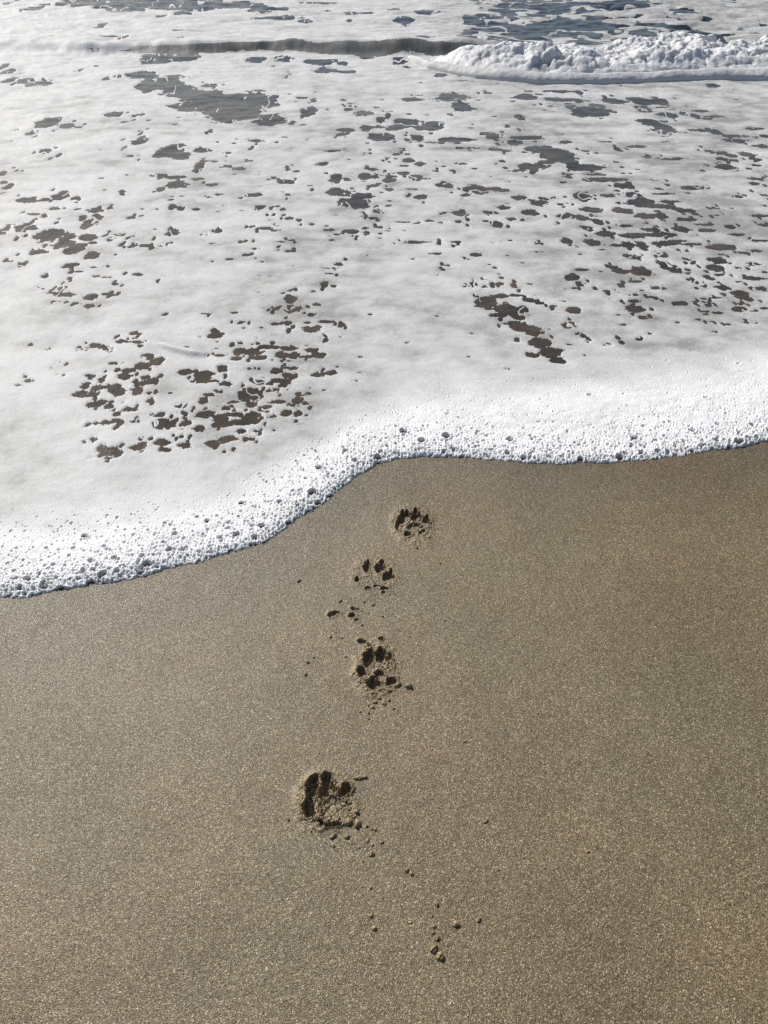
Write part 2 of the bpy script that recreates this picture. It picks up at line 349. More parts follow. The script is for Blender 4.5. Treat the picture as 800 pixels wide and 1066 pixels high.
# ------------------------------------------------------------------ openings in the foam (positions measured on the ground)
HOLES = """
3 69 5 3;7 75 7 3;11 83 6 3;25 84 10 3;40 87 14 3;82 73 3 2;110 82 4 2;122 80 5 1.5;148 78 20 4;170 86 26 7;153 95 6 2;190 96 24 6;205 108 24 9
119 120 10 2.5;134 118 3 1.5;141 121 4 1.5;130 128 5 1.5;50 129 14 5;70 132 10 3;82 133 5 1.5;34 139 6 2;48 158 8 2.5;62 162 4 2;145 147 9 3.5;130 154 3 2;147 139 2 2.5
182 157 14 8;170 160 11 5;190 163 10 4;165 183 9 2;182 185 12 2;185 193 12 5;168 198 5 3;128 201 5 2;128 204 4 1.5;3 182 5 4;19 178 3 1.5;5 191 6 2;9 195 6 3;65 204 8 5;79 207 5 2;25 209 10 2;46 209 6 2
268 62 13 3;295 61 12 2.5;334 63 19 3;357 66 6 2;340 73 14 3;362 74 10 2;301 77 3 1.5;218 89 10 2;224 96 5 2;269 94 8 1.2;286 101 8 1.5
215 105 25 10;240 110 30 12;250 118 25 9;265 108 28 8;285 125 18 6;235 124 20 5;305 128 5 2;322 117 10 5;315 103 7 1.2;327 106 4 1.5
377 119 13 3;396 125 5 3;363 114 5 1.5;365 108 4 1.2;360 136 12 2;357 140 7 2;382 134 8 3;395 133 7 2;395 143 14 5
268 148 9 1.5;263 154 2 1.5;211 157 12 2.5;218 139 5 1.3;238 160 4 1.5;208 174 6 7;222 169 7 1.3;248 176 10 2.5;260 168 6 1.2;231 175 4 1;206 187 8 2;222 193 7 2
336 171 6 2;299 174 3 1.5;386 160 3 1.5;346 158 8 1;297 190 10 3;285 186 3 1.5;265 204 14 2;300 204 4 1.5;227 203 5 1.5;218 206 4 1.5;350 187 8 5;362 187 5 2;380 184 7 3.5;393 184 6 3;387 194 7 2;352 201 14 4;377 204 12 3;387 177 5 1.2
418 63 9 3;424 69 7 1.5;460 78 8 2;481 84 8 1.5;430 104 12 2.5;472 101 22 4.5;482 112 13 4.5;469 120 4 1.5;437 99 5 1;508 97 5 1;548 102 18 2.8;582 104 20 2.3;583 95 18 1.5;597 114 9 4
425 129 18 5;448 132 18 5;411 135 10 2;404 121 4 2;403 142 9 3;434 144 8 3;425 146 5 2;450 149 8 1.5;473 146 19 2.6;480 155 6 1.3;492 155 10 1;508 140 10 2;515 143 10 2.5;535 149 14 2.5;550 144 18 2.3;541 123 7 2.5;529 132 3 1.3;540 135 3 2
515 156 8 2;528 158 8 1.2;563 157 24 4;580 163 22 6;590 168 15 4;570 170 10 2;588 149 8 2;555 175 18 4;540 178 10 1.5;597 174 7 4;591 184 6 3.5;554 180 4 2
426 167 7 3;437 171 7 2.5;421 173 8 1.2;423 161 4 1.2;411 161 2 1.2;405 169 3 1.3;480 171 8 1.5;472 178 4 1;454 178 4 1.2;420 181 10 2;408 184 8 1.5;405 188 8 3;433 185 8 3.5;443 186 6 1;406 198 7 2;430 198 8 1;438 206 9 2.5;424 205 3 1.5
457 193 5 2;467 194 6 3;463 190 4 1.5;485 204 5 1.5;495 198 12 5;503 201 8 2;520 198 13 2.5;512 184 5 1;540 206 8 2
742 89 9 1.8;603 97 5 2;603 106 6 1.3;640 106 13 3;622 111 9 2.5;613 117 22 5;630 102 3 1.5;668 105 14 3.5;685 106 11 4;670 113 8 4;688 112 8 1;695 121 12 3.5;712 119 5 2;690 127 7 1.2;730 116 13 1.2;723 121 5 3;735 124 6 1.5;745 122 12 1.5
675 128 14 3.5;692 135 12 5.5;683 137 8 3;692 143 5 .8;727 136 10 2;744 138 8 4;765 142 14 1.8;765 147 14 2;785 135 11 1.5;795 142 6 1.5;793 153 8 2.5;630 148 9 .9;643 155 5 3;665 153 11 2;610 158 5 1.3;621 160 3 1.2
674 163 6 2;697 166 20 1.6;640 170 4 1;739 159 6 3;750 161 5 2;762 163 8 2;778 162 10 3;750 166 7 1.8;785 167 8 1.5;763 168 4 1.2;612 175 20 3.5;618 182 13 1.5;755 174 10 3;767 176 4 2;788 173 6 1.2;732 178 3 1.2
652 181 7 1;663 177 5 1;683 188 6 1.5;633 188 25 2.5;615 187 12 2;645 194 7 3;655 194 7 4;722 196 19 2.5;788 187 8 2;787 192 6 2;768 205 7 2;795 204 5 2;690 203 15 1.3;655 204 5 2;608 206 9 4
30 209 13 3;58 218 6 2;36 224 8 1.3;46 225 4 1.8;81 218 4 1.5;114 217 4 1.8;100 220 7 3;98 218 4 2;96 232 9 6;88 227 5 3;38 229 3 1.3;62 229 2 1.5
5 241 6 6;27 238 13 4.5;48 246 15 8;72 247 9 4;93 248 10 5;97 254 5 2;40 263 10 3.5;67 255 11 6;79 260 11 6.5;97 267 9 4;20 247 4 1.5;112 245 2 2;117 250 5 2.5;125 245 8 2;136 227 5 2;180 217 5 3
180 243 9 4;138 257 6 3;150 257 7 2;159 259 3 2;130 254 2 2;122 266 4 1.5;171 257 4 1;24 275 8 3.5;13 273 8 1;75 277 8 3;68 279 4 1.5;84 283 7 1;97 279 5 1;112 278 3 1.5;101 288 4 1.3;112 289 5 .8;74 290 3 1.5;46 288 2 1.5
65 301 6 3;46 301 3 1.2;55 306 7 1.2;70 308 12 2.5;95 310 12 3.5;110 307 6 2;120 308 4 1;58 315 7 .8;81 317 5 1.5;94 320 5 2.5;121 296 4 1.5;145 286 7 1.8;164 295 2 1;140 348 8 2;170 329 2 1
280 224 7 2.3;270 216 9 1.5;268 219 4 1;301 228 5 1.8;295 219 4 1.5;312 230 4 1.8;205 219 6 1.3;226 241 7 2.5;213 245 4 1;276 239 9 2;286 241 6 1.2;289 236 4 1;261 237 2 1;368 212 18 5;380 205 10 3;375 216 12 1.8;393 221 5 2.5;380 226 4 3;390 228 6 1.3
344 240 8 1.5;349 245 4 1.2;367 242 7 3;380 238 6 2;383 243 5 1.3;372 247 3 1.2;395 237 5 1.3;256 252 4 1.8;303 251 5 1;293 253 5 .8;300 262 4 1.3;291 261 2 1.5;265 260 4 1;259 267 3 2;266 270 3 1;239 271 4 1.3
352 276 7 2;348 280 9 1.5;360 271 3 1.3;344 286 4 1;338 297 5 3.5;347 299 4 1.5;302 303 4 1.8;303 312 8 5;289 322 5 3;305 323 10 4;330 318 5 1.5;325 329 5 2;320 337 5 1.5;252 337 5 2.3;286 338 4 2;300 337 5 2.5;328 343 7 4;320 343 6 2.5;340 336 9 2;355 339 4 3;225 346 5 2;213 328 3 1
404 215 5 1.5;480 223 9 3.5;470 222 5 1;511 222 9 2.5;525 217 8 2.2;517 234 8 4;505 231 5 1;421 232 8 1;447 231 6 1.5;479 232 5 2;533 229 6 2;552 222 10 4;540 207 9 2.5;562 212 10 3;567 208 6 2;590 226 12 4
433 253 11 2;447 253 5 1;475 253 6 1.5;453 265 6 1.5;495 266 7 2;467 277 4 1;462 282 3 1;562 254 5 1.8;590 251 7 3;559 263 5 1;504 293 6 2;492 297 7 3;503 299 7 2;520 296 5 1.8;522 290 4 1.5;535 298 4 3;594 290 9 4
496 308 5 3;508 317 14 7;525 322 14 6;538 328 10 6;520 329 10 2.5;540 340 12 7;555 345 12 6;519 309 9 3;538 309 6 2;553 314 8 2.5;562 317 5 1.5;527 338 6 1;576 320 4 1.2;598 324 10 3.5;592 340 9 4;543 322 4 2
560 358 14 6;572 368 14 6;580 376 10 4;555 371 10 3;604 350 5 3;613 353 3 1.5;632 360 6 2;648 358 4 2.5;665 354 4 1.3;676 348 3 1.2
607 206 9 5;632 204 9 2;655 203 5 2;670 212 16 6;690 216 14 3;710 220 12 3;698 211 12 1.5;617 219 13 2.8;648 220 11 3.5;672 226 13 3;690 227 7 4;724 224 5 1.8;744 217 4 1.5;622 232 7 3.5;606 228 8 3;610 237 8 1.5;651 236 8 1.5;715 230 12 2;733 235 10 1.5;745 225 6 1;760 237 9 2;790 225 10 1.8;795 235 8 1.8
680 240 9 3;708 239 9 4;688 245 16 3;630 244 14 3.5;658 246 16 3;735 241 11 2;768 245 10 1.5;790 251 10 1.2;617 253 9 4;640 256 9 2;655 256 10 3;668 256 7 5;690 254 14 3;705 252 10 2.5;720 255 14 1.5;750 258 16 4;770 264 10 1.5;786 262 8 1.5;627 261 6 1
652 267 4 3;663 269 6 3;692 268 6 2;710 264 4 1.2;716 273 9 4;690 275 7 4;707 282 12 4;697 279 10 3;747 272 11 3.5;745 280 10 5;752 266 5 1.2;783 276 10 2;768 280 5 1.2;640 281 7 4;650 284 10 2.5;667 284 12 5.5;606 282 8 2;625 284 4 1
738 290 5 3;750 287 8 1.5;785 291 13 2.3;725 295 5 2;733 299 4 1.5;752 300 10 3.5;770 294 4 1.2;605 297 7 3;620 301 4 2;632 304 5 1.3;645 298 5 2.5;660 294 8 1.5;686 301 9 2;772 308 11 5;780 313 6 3;792 301 6 2.5;745 311 10 1
655 308 3 1;660 314 8 2;677 310 4 1.3;661 323 12 4;668 331 6 2.5;709 317 10 3;724 315 5 1;733 312 5 1;737 319 5 2;745 318 3 3;748 327 7 2;735 325 5 1.3;770 323 9 3;785 325 5 1;795 322 6 1.5;686 333 5 .8;740 336 3 1;758 339 4 1;776 337 4 1.2;602 325 3 3;648 339 4 1
32 360 3 2.3;51 364 4 1.3;100 360 7 2.5;110 364 3 1.5;84 365 3 1.5;127 356 5 2.5;142 357 10 2;147 361 4 2;145 349 3 1.2;58 383 5 1.8;63 391 3 1.5;31 398 6 2.5;21 402 5 1.5;93 392 5 1.5
155 371 7 3;165 378 8 5;150 382 9 5;120 379 9 2;135 387 8 3;130 393 9 4;108 396 4 4;120 407 9 6;110 404 7 3;125 409 8 5;90 403 6 3.5;85 411 8 4;95 411 5 4;98 422 8 4;107 418 6 1.8;114 424 7 3;143 408 7 5;152 394 6 2.5;160 398 9 4;168 393 4 3;148 401 4 3;156 410 3 2;156 418 3 3
122 432 5 3;132 427 6 3;142 428 3 1.2;110 441 8 3;122 439 8 2.5;126 442 4 3;101 442 3 2;141 440 6 2;164 433 9 3;168 442 9 6;178 443 8 5;183 440 4 4;190 424 6 3;190 431 5 2.5;194 442 6 4;193 389 7 4
98 459 5 3;88 462 3 3;113 472 10 6;107 468 5 4;124 473 6 4;113 478 6 2;96 478 3 1;140 467 8 3;148 465 5 4;171 462 12 4;174 470 5 3;193 465 7 3;189 456 4 2
225 350 9 4;223 345 5 2;325 344 10 3.5;318 342 6 2;338 355 4 2;250 358 4 1.5;356 340 5 1.5;250 367 8 4;262 367 11 4;280 362 14 2.5;300 363 10 3;270 373 10 2.5;295 370 9 4;305 371 8 4;325 365 7 3;332 370 8 3.5;318 372 8 2;228 371 8 1.5;248 374 6 2.5;300 376 4 1.5
232 385 6 4;213 392 12 5;206 397 8 4;222 398 6 2;261 385 4 1.3;287 387 7 4;303 384 8 2;300 392 7 4;290 397 8 3.5;308 392 4 4;298 398 6 2.5;330 391 8 2.5;345 389 7 3;337 390 6 2;237 401 7 3;270 399 8 2.5;280 401 6 1.3
218 412 8 3;213 418 5 5;224 410 3 4;260 408 7 4;256 413 9 6;268 413 7 7;262 422 7 4;280 408 5 2;288 407 5 3;317 411 10 2.5;323 405 3 1;244 420 6 2.3;237 426 4 1.8;277 425 7 2;290 419 10 2;310 418 6 5;318 421 4 3;305 423 3 2
216 432 11 5.5;230 436 10 5;245 433 10 3;262 435 10 6;233 443 14 4.5;250 441 14 3.5;265 440 6 3;208 447 9 4;283 435 5 2.5;298 431 7 4.5;310 432 6 4;251 450 5 3.5;266 450 4 2;237 458 10 3.5;223 464 10 5;286 449 2 2;263 458 4 1.5
35 9 11 3.5;12 2 6 2;100 2 50 5;150 5 60 6;130 10 20 3;200 7 40 6;240 5 40 3.5;275 10 25 3;190 13 10 2;330 3 20 1;105 27 6 3;130 38 6 2;116 38 18 1.2;168 16 6 1.5;185 31 8 1;188 39 3 2;267 19 7 1.5;292 18 25 2;318 21 8 2;366 13 8 2;382 13 10 1;342 11 4 1;364 21 4 1.5
420 22 12 3;410 9 8 2;445 12 14 2.5;435 38 16 2;165 61 20 5;195 60 15 4;385 57 20 3
"""
def lin_holes():
    L = []
    for row in HOLES.strip().replace('\n', ';').split(';'):
        a, c, hw, hh = map(float, row.split())
        x, y = hit(a, c)
        z = zc_of(y)
        sl = max(H / math.hypot(H, y), 0.11)      # foreshortening of the ground there
        L.append((x, y, hw * z / F, hh * z / (F * sl)))
    return L

# ------------------------------------------------------------------ foam and water sheets
def spaced(lo, hi, step, outer, grow=1.12):
    core = np.arange(lo, hi, step); right = []; p = core[-1]; s = step
    while p < outer: s = min(s * grow, 90); p += s; right.append(p)
    left = []; p = core[0]; s = step
    while p > -outer + 800: s = min(s * grow, 90); p -= s; left.append(p)
    return np.concatenate([left[::-1], core, right])
FAST = 1.0
py = np.concatenate([np.arange(720, 0, -0.62 * FAST), np.arange(0, -102, -2.0)])
ys = pix_y(py); ys = ys[ys > 0]
far = [ys[-1]]
while far[-1] < 900: far.append(far[-1] * 1.12)
ys = np.concatenate([ys, far[1:]])
us = (spaced(-40, 840, 0.66 * FAST, 2600) - 400) / F
G = Grid(ys, us)
X, Y = G.X, G.Y
D = edge_dist(X, Y)
LV, SWS = level(X, Y, D)
q = np.full(X.shape, 1.0)
def punch(x, y, rx, ry, seed, amp=0.36):
    win = G.window(x, y, rx * 1.7, ry * 1.7)
    if len(win) == 0: return
    xs = X[win]; yw = Y[win]
    rm = math.sqrt(rx * ry)
    n = fbm((xs - x) / (1.5 * rm) + seed * 3.7, (yw - y) / (1.0 * rm) + seed * 1.9, seed, 5, 0.66)
    e = np.sqrt(((xs - x) / rx) ** 2 + ((yw - y) / ry) ** 2) + amp * 1.7 * n - 0.94
    q[win] = np.minimum(q[win], e * rm)
holes = lin_holes()
for i, (x, y, rx, ry) in enumerate(holes):
    punch(x, y, rx, ry, i + 1, 0.44 if rx < 0.1 + 0.01 * y else 0.46)
    for k in range(rng.integers(0, 3) if y < 8 else 0):          # small satellites beside the larger openings
        a = rng.uniform(0, 6.28); rr = rng.uniform(1.2, 2.4); s = rng.uniform(0.1, 0.26)
        punch(x + rx * rr * math.cos(a), y + ry * rr * math.sin(a), max(rx * s, 0.004 * (1 + y * 0.5)), max(ry * s * 0.8, 0.005 * (1 + y)), 2000 + 5 * i + k)
for k in range(520):                                              # fine specks near the larger openings
    hx, hy, _, _ = holes[rng.integers(len(holes))]
    if hy > 8.5 or (hx < -0.75 and hy < 3.6): continue
    x = hx + rng.normal() * 0.09 * hy; y = hy + rng.normal() * 0.09 * hy; s_ = rng.uniform(0.0016, 0.0038) * hy
    if y - np.interp(x, sx, sy) > 0.55 and not (y < 3.4 and x < -0.8): punch(x, y, s_ * 1.2, s_ * (0.6 + 0.12 * hy), 9000 + k, 0.35)
for k in range(260):                                              # the same sheet goes on to both sides
    y = 3.2 * (10 / 3.2) ** rng.uniform(0, 1); side = rng.choice([-1, 1])
    x = side * (0.54 * zc_of(y) + rng.uniform(0, 1) * (1.2 + y * 0.8))
    s = rng.uniform(0.02, 0.09) * (0.6 + y * 0.2)
    if y - np.interp(x, sx, sy) > 0.5: punch(x, y, s, s * rng.uniform(0.4, 0.8), 5000 + k)
# ragged, lacy rims
q = q + 0.011 * (0.5 + 0.4 * Y) * fbm(X * 26 / (0.4 + 0.2 * Y), Y * 24 / (0.4 + 0.2 * Y), 155, 4, 0.65) * sstep(0.35, 0.0, q)
# thin strands of foam left across the openings
sn = np.abs(fbm(X * 9 / (0.55 + 0.22 * Y), Y * 11 / (0.55 + 0.22 * Y), 151, 3, 0.55))
strand = (0.030 - sn) * 0.12 * (1 + 0.5 * Y) - 0.03 * sstep(0.12, 0.0, fbm(X * 3, Y * 3, 153, 2))
q = np.where((q < 0.0) & (D > 0), np.maximum(q, strand), q)
# bare front of the small rolling wave
wx = sstep(-4.1, -2.2, X + 0.5 * fbm(X * 1.2, Y, 43, 2)) * (1 - sstep(0.7, 1.4, X))
face = np.maximum(np.abs(SWS - 0.085 + 0.10 * fbm(X * 1.8, Y * 2, 41, 5, 0.6)) - (0.065 + 0.055 * sstep(-1.9, -0.6, X)) * wx + 0.05 * (1 - wx) - 0.10 * np.clip(fbm(X * 1.1, Y, 45, 3), -0.6, 0.3), -0.09)
face = np.where(np.abs(SWS) < 0.6, face, 1.0)
q = np.minimum(q, face)
# open water with lacy foam behind the breaker and out to sea
bx0, by0 = ground(490, 2); bx1, by1 = ground(468, 40)
side = X - np.interp(Y, [by1 - 0.4, by0], [bx1, bx0]) + 0.35 * fbm(X * 1.2, Y * 0.8, 51, 3)
openw = sstep(-0.05, 0.15, side) * sstep(9.0, 9.5, Y) * (1 - sstep(0.9, 2.5, X - 0.35 * Y + 0.4) * 0.75)
farw = sstep(15.2, 17.5, Y + 1.2 * fbm(X * 0.6, Y * 0.4, 53, 3))
lace = 0.055 - np.abs(fbm(X * 1.5 + 0.4 * fbm(X * 3, Y * 2, 57, 2), Y * 0.95, 55, 3))
lace = lace + 0.16 * np.clip(fbm(X * 0.8, Y * 0.6, 59, 2) - 0.05 + 0.25 * sstep(3.3, 4.8, X), 0, 1)
lace = lace + foamy(X, Y) * 0.55 * (lumps(X + 0.1 * perlin(X * 3, Y * 3, 28), Y * 1.5, 0.55, 27) - 0.42)
cover = np.maximum(openw, farw * np.where(fbm(X * 0.25, Y * 0.12, 61, 3) > -0.15, 1, 0.2))
q = np.where(cover > 0.02, np.minimum(q, lace * 0.8 * cover + (1 - cover) * 0.5), q)

# thickness and whiteness of the foam; dense froth along the leading edge, thin film behind it
bw = np.interp(X, [-3, -1.25, -0.75, -0.45, -0.2, 0.0, 0.3, 0.7, 1.2, 1.6, 3], [0.44, 0.41, 0.34, 0.27, 0.26, 0.34, 0.50, 0.60, 0.60, 0.60, 0.65])
bw = bw * (1 + 0.22 * fbm(X * 3, Y * 3, 71, 3))
band = 1 - sstep(0.55, 1.15, D / bw)
lowf = fbm(X * 1.4, Y * 1.9, 73, 4, 0.6); midf = fbm(X * 6, Y * 7.5, 75, 5, 0.62)
thick = 0.54 + 0.75 * lowf + 0.85 * midf + 0.17 * np.clip(-X / (0.5 + 0.3 * Y), -1, 1) + 0.25 * sstep(5, 9, Y) * (1 - sstep(-0.1, 0.2, X - 0.05 * Y))  # left and far-left terms put sun-side brightness into the foam colour
thick = thick - 0.07 * sstep(0.25, 0.0, q / (0.15 + 0.05 * Y)) * (1 - band)
thick = np.clip(thick * (1 - band) + band * (0.92 + 0.25 * midf), 0.0, 1.0)
wq = np.maximum(0.008, 0.0060 * Y)
tq = np.clip(q / wq, -1.2, 1)
T0 = (0.0009 + 0.0010 * thick) * (1 + 0.06 * Y)
prof = np.where(tq > 0, np.sqrt(np.clip(1 - (1 - tq) ** 2, 0, 1)), tq)
foam_t = T0 * prof + 0.0018 * midf * (tq > 0.5)
# small fold in the sheet, left of centre
fx0, fy0 = ground(160, 358); fx1, fy1 = ground(216, 371)
tt = (X - fx0) / (fx1 - fx0)
fd = Y - (fy0 + (fy1 - fy0) * np.sin(np.clip(tt, 0, 1) * 1.5708))
foam_t = foam_t + 0.016 * np.exp(-(fd / 0.022) ** 2) * sstep(-0.05, 0.25, tt) * (1 - sstep(0.75, 1.05, tt))
thick = np.maximum(thick, np.exp(-(fd / 0.03) ** 2) * sstep(-0.05, 0.25, tt) * (1 - sstep(0.75, 1.05, tt)))
# leading edge: rounded bubbly front
dn = D + 0.004 * perlin(X * 60, Y * 60, 81) + 0.010 * perlin(X * 14, Y * 14, 83)
HH = (0.0125 + 0.003 * perlin(X * 7, Y * 7, 85) + 0.002 * perlin(X * 30, Y * 30, 87)) * (0.30 + 0.70 * (1 - sstep(0.0, 0.85, D / bw)))
fr = np.clip(dn / 0.040, 0, 1)
front = 0.0032 * np.clip(dn / 0.003, 0, 1) + np.clip(HH - 0.003, 0.001, 1) * (1 - (1 - fr) ** 1.5)
nb = np.where(D < 0.9)[0]
xb = X[nb]; yb = Y[nb]; db = D[nb]
near1 = np.exp(-np.clip(db, 0, None) / 0.085); near2 = np.exp(-np.clip(db, 0, None) / 0.20)
patchy = np.clip(0.5 + 0.9 * fbm(xb * 9, yb * 9, 91, 2), 0, 1)
pit = np.zeros(len(nb)); rim = np.zeros(len(nb))
for cell, r0, r1, dens, sd_, rel in ((0.046, 0.12, 0.34, 0.40, 101, near1 ** 1.8), (0.028, 0.13, 0.38, 0.62, 111, near1 ** 1.3 * 0.9 + 0.10 * near2 * patchy),
                                     (0.017, 0.16, 0.40, 0.75, 121, near1 * 0.65 + 0.35 * near2 * patchy), (0.0105, 0.20, 0.44, 0.95, 131, 0.5 * near1 + 0.6 * near2 * (0.3 + 0.7 * patchy)), (0.0068, 0.24, 0.45, 0.85, 141, 0.3 * near1 + 0.7 * near2 * (0.4 + 0.6 * patchy))):
    p_, r_ = pits(xb, yb, cell, r0, r1, np.clip(dens * rel * 1.6, 0, 0.97), sd_)
    pit = np.maximum(pit, p_ * 1.7); rim = np.maximum(rim, r_)
t_all = foam_t * (1 - band) + band * np.maximum(foam_t, 0.0)
zf = LV + t_all
fr_all = np.where(dn > 0, front, dn * 3.0)
zf = np.where(D < 0.9, LV * sstep(0.0, 0.2, D) + fr_all * (band > 0) * np.maximum(band, 0.0) + t_all * (1 - band) * 1.0, zf)
zf[nb] += (0.30 * rim - np.minimum(pit * (0.35 + 0.65 * near2), HH[nb] * 0.95) * (dn[nb] > 0.001)) * np.clip(band[nb] * 1.3, 0, 1)
zf = np.where(dn < 0, dn * 3.0, zf)
pd = np.zeros(X.shape); pd[nb] = pit
thick = np.clip(thick - 80 * pd * band * np.exp(-np.clip(D, 0, 9) / 0.16), 0, 1)       # bubbles are clear: the froth is thinner at the bottom of each
# water stops just inside the edge, under the froth
zw = np.where(D < 0.9, LV * sstep(0.02, 0.2, D) + 0.0015 * (1 - sstep(0.05, 0.3, D)) - 0.02 * (1 - sstep(0.012, 0.05, D)), LV)
deep = np.clip(sstep(4.6, 10.0, Y + 0.7 * fbm(X * 0.8, Y * 0.8, 141, 2)), 0, 1)

Qv = G.Q
fc = lambda a: a[Qv].mean(1)
dmx = D[Qv].max(1)
above = (zf - zw)[Qv].max(1) > -0.0002 * (1 + fc(Y))
keep = above & (dmx > -0.010)
fy_ = fc(Y); fx_ = fc(X)
keep &= fy_ < 120
wave_reg = (fc(SWS) > -0.16) & (fc(SWS) < 0.40) & (fx_ > -5.4) & (fx_ < 1.7)
edge_reg = fc(D) < fc(bw) * 0.95
# swell
wx0, wy0 = -1.3, 9.1
wv = thing('rolling_wave', (wx0, wy0, 0), 'low smooth wave with a dark shaded front rolling in at the upper left', 'wave')
sub_w = (dmx > 0.008) & (fy_ < 1e9)
G.sub('wave_face', zw, sub_w & wave_reg, M_SILT, wv, {'deep': deep * 0.8}, (wx0, wy0, 0))
G.sub('crest_foam', zf, keep & wave_reg, M_FOAM, wv, {'thick': thick, 'froth': band}, (wx0, wy0, 0))
tag(G.sub('sea_water', zw, sub_w & ~wave_reg, M_WATER, None, {'deep': deep}), 'shallow murky sea water under the foam', None, None, 'structure')
tag(G.sub('sea_foam', zf, keep & ~wave_reg & ~edge_reg, M_FOAM, None, {'thick': thick, 'froth': band}), 'thin white sheet of sea foam broken by dark ragged openings', 'foam', None, 'stuff')
tag(G.sub('foam_edge', zf, keep & ~wave_reg & edge_reg, M_EDGE, None, {'thick': thick, 'froth': band}), 'thick bright bubbly foam along the water edge on the sand', 'foam', None, 'stuff')

# ------------------------------------------------------------------ the breaker at the upper right
xs = np.concatenate([np.arange(0.22, 5.2, 0.0085), np.arange(5.2, 9.0, 0.04)])
ss = np.concatenate([np.arange(-0.02, 0.34, 0.006), np.arange(0.34, 1.5, 0.0095), np.arange(1.5, 3.5, 0.016)])
GX, GS = np.meshgrid(xs, ss); gx = GX.ravel(); gs = GS.ravel()
yf = np.interp(gx, BRX, BRY); gy = yf + gs
base, _ = far_level(gx, gy); base = base + 0.003
tip = sstep(0.24, 0.60, gx)
lipw = 0.22 * (0.75 + 0.25 * tip) * 1.3 * (1 + 0.25 * perlin(gx * 1.6, gx * 0 + 2.2, 201))
liph = (0.060 * sstep(0.22, 0.34, gx) + 0.016 * tip + 0.03 * sstep(2.9, 3.9, gx)) * (1 + 0.30 * perlin(gx * 2.2, gx * 0 + 5.1, 203))
tt = np.clip(gs / lipw, -0.1, 1)
lip = liph * np.sqrt(np.clip(1 - (2 * tt - 0.75) ** 2 / 1.5625, 0, 1)) * sstep(0.0, 0.05, tt + 0.02)
lip = np.where(gs < 0, -0.02, liph * np.sqrt(np.clip(1 - (1 - np.clip(gs / (0.62 * lipw), 0, 1)) ** 2, 0, 1)) * (1 - 0.75 * sstep(0.65, 1.15, tt)))
lip = lip + 0.006 * fbm(gx * 14, gy * 14, 205, 3) * (gs > 0.02)
env = sstep(0.12, 0.65, gs) * (1 - 0.85 * sstep(0.7, 1.0 + 1.1 * sstep(0.6, 2.0, gx) + 0.9 * sstep(2, 4, gx), gs)) * sstep(0.30, 1.05, gx)
amp = 0.150 * env * (1 + 0.55 * fbm(gx * 1.6, gy * 1.6, 207, 3))
wx_ = gx + 0.04 * fbm(gx * 7, gy * 7, 209, 2); wy_ = gy + 0.04 * fbm(gx * 7 + 9, gy * 7, 210, 2)
ch = 0.50 * lumps(wx_, wy_, 0.30, 211) + 0.34 * lumps(wx_, wy_, 0.13, 213) + 0.22 * lumps(wx_, wy_, 0.065, 215) + 0.16 * fbm(gx * 9, gy * 5, 217, 4, 0.6)
churn = amp * (0.35 + ch) + env * 0.006 * fbm(gx * 30, gy * 30, 219, 3)
zl = base + lip * (1 - sstep(0.35, 1.0, gs / lipw) * 0.5)
zch = base + churn - 0.03 * (1 - sstep(0.05, 0.2, gs)) - 0.05 * (1 - sstep(0.02, 0.30, env + 0.25 * fbm(gx * 5, gy * 5, 223, 3)))
# ragged back: froth gives way to water
back = fbm(gx * 2.2, gy * 1.8, 221, 4, 0.6)
zch = zch - 0.14 * sstep(0.05, 0.30, sstep(0.6, 2.6, gs) * 0.70 + back * 0.75 - 0.08) * sstep(0.55, 1.0, gs)
R_, C_ = GX.shape
ii = np.arange(R_ * C_).reshape(R_, C_)
QB = np.stack([ii[:-1, :-1], ii[:-1, 1:], ii[1:, 1:], ii[1:, :-1]], -1).reshape(-1, 4)
bxo, byo = 2.6, float(np.interp(2.6, BRX, BRY))
bw_t = thing('breaking_wave', (bxo, byo, 0), 'small churning white breaker with a smooth foam roll in front at the upper right', 'wave')
def part(name, Z, mask, mat, th):
    Q = QB[mask]; used = np.zeros(len(gx), bool); used[Q.ravel()] = True; idx = np.cumsum(used) - 1
    return mesh_obj(name, np.stack([gx[used], gy[used], Z[used]], -1), idx[Q], mat, bw_t, {'thick': th[used]}, (bxo, byo, 0))
part('foam_roll', zl, (gs[QB].max(1) < 0.36) & (gs[QB].min(1) > -0.013), M_FOAM, np.full(gx.shape, 0.95))
part('whitewater', zch, (gs[QB].min(1) > 0.06) & ((zch - base)[QB].max(1) > -0.01), M_CHURN, np.clip(0.02 + 1.05 * ch + 0.8 * fbm(gx * 10, gy * 3.0, 225, 4, 0.6), 0, 1))

# ------------------------------------------------------------------ sand, with the prints pressed into it
def dens_px(segs):
    out = []
    for lo, hi, st in segs: out.append(np.arange(lo, hi, st))
    return np.concatenate(out)
pyr = dens_px([(440, 520, 0.9), (520, 626, 0.42), (626, 660, 0.7), (660, 752, 0.42), (752, 800, 0.9), (800, 880, 0.45), (880, 1110, 1.0)])
ysn = pix_y(pyr[::-1])
back_rows = [ysn[0]]
while back_rows[-1] > -6: back_rows.append(back_rows[-1] - min(0.02 * 1.25 ** len(back_rows), 0.6))
fwd = [ysn[-1]]; st = 0.01
while fwd[-1] < 1500: st = st * 1.25; fwd.append(fwd[-1] + st)
ysS = np.concatenate([back_rows[:0:-1], ysn, fwd[1:]])
pxc = dens_px([(-60, 300, 1.0), (300, 460, 0.40), (460, 860, 1.0)])
ext = []; p = 860; st = 1.0
while p < 4200: st *= 1.2; p += st; ext.append(p)
exl = []; p = -60; st = 1.0
while p > -3400: st *= 1.2; p -= st; exl.append(p)
uS = (np.concatenate([exl[::-1], pxc, ext]) - 400) / F
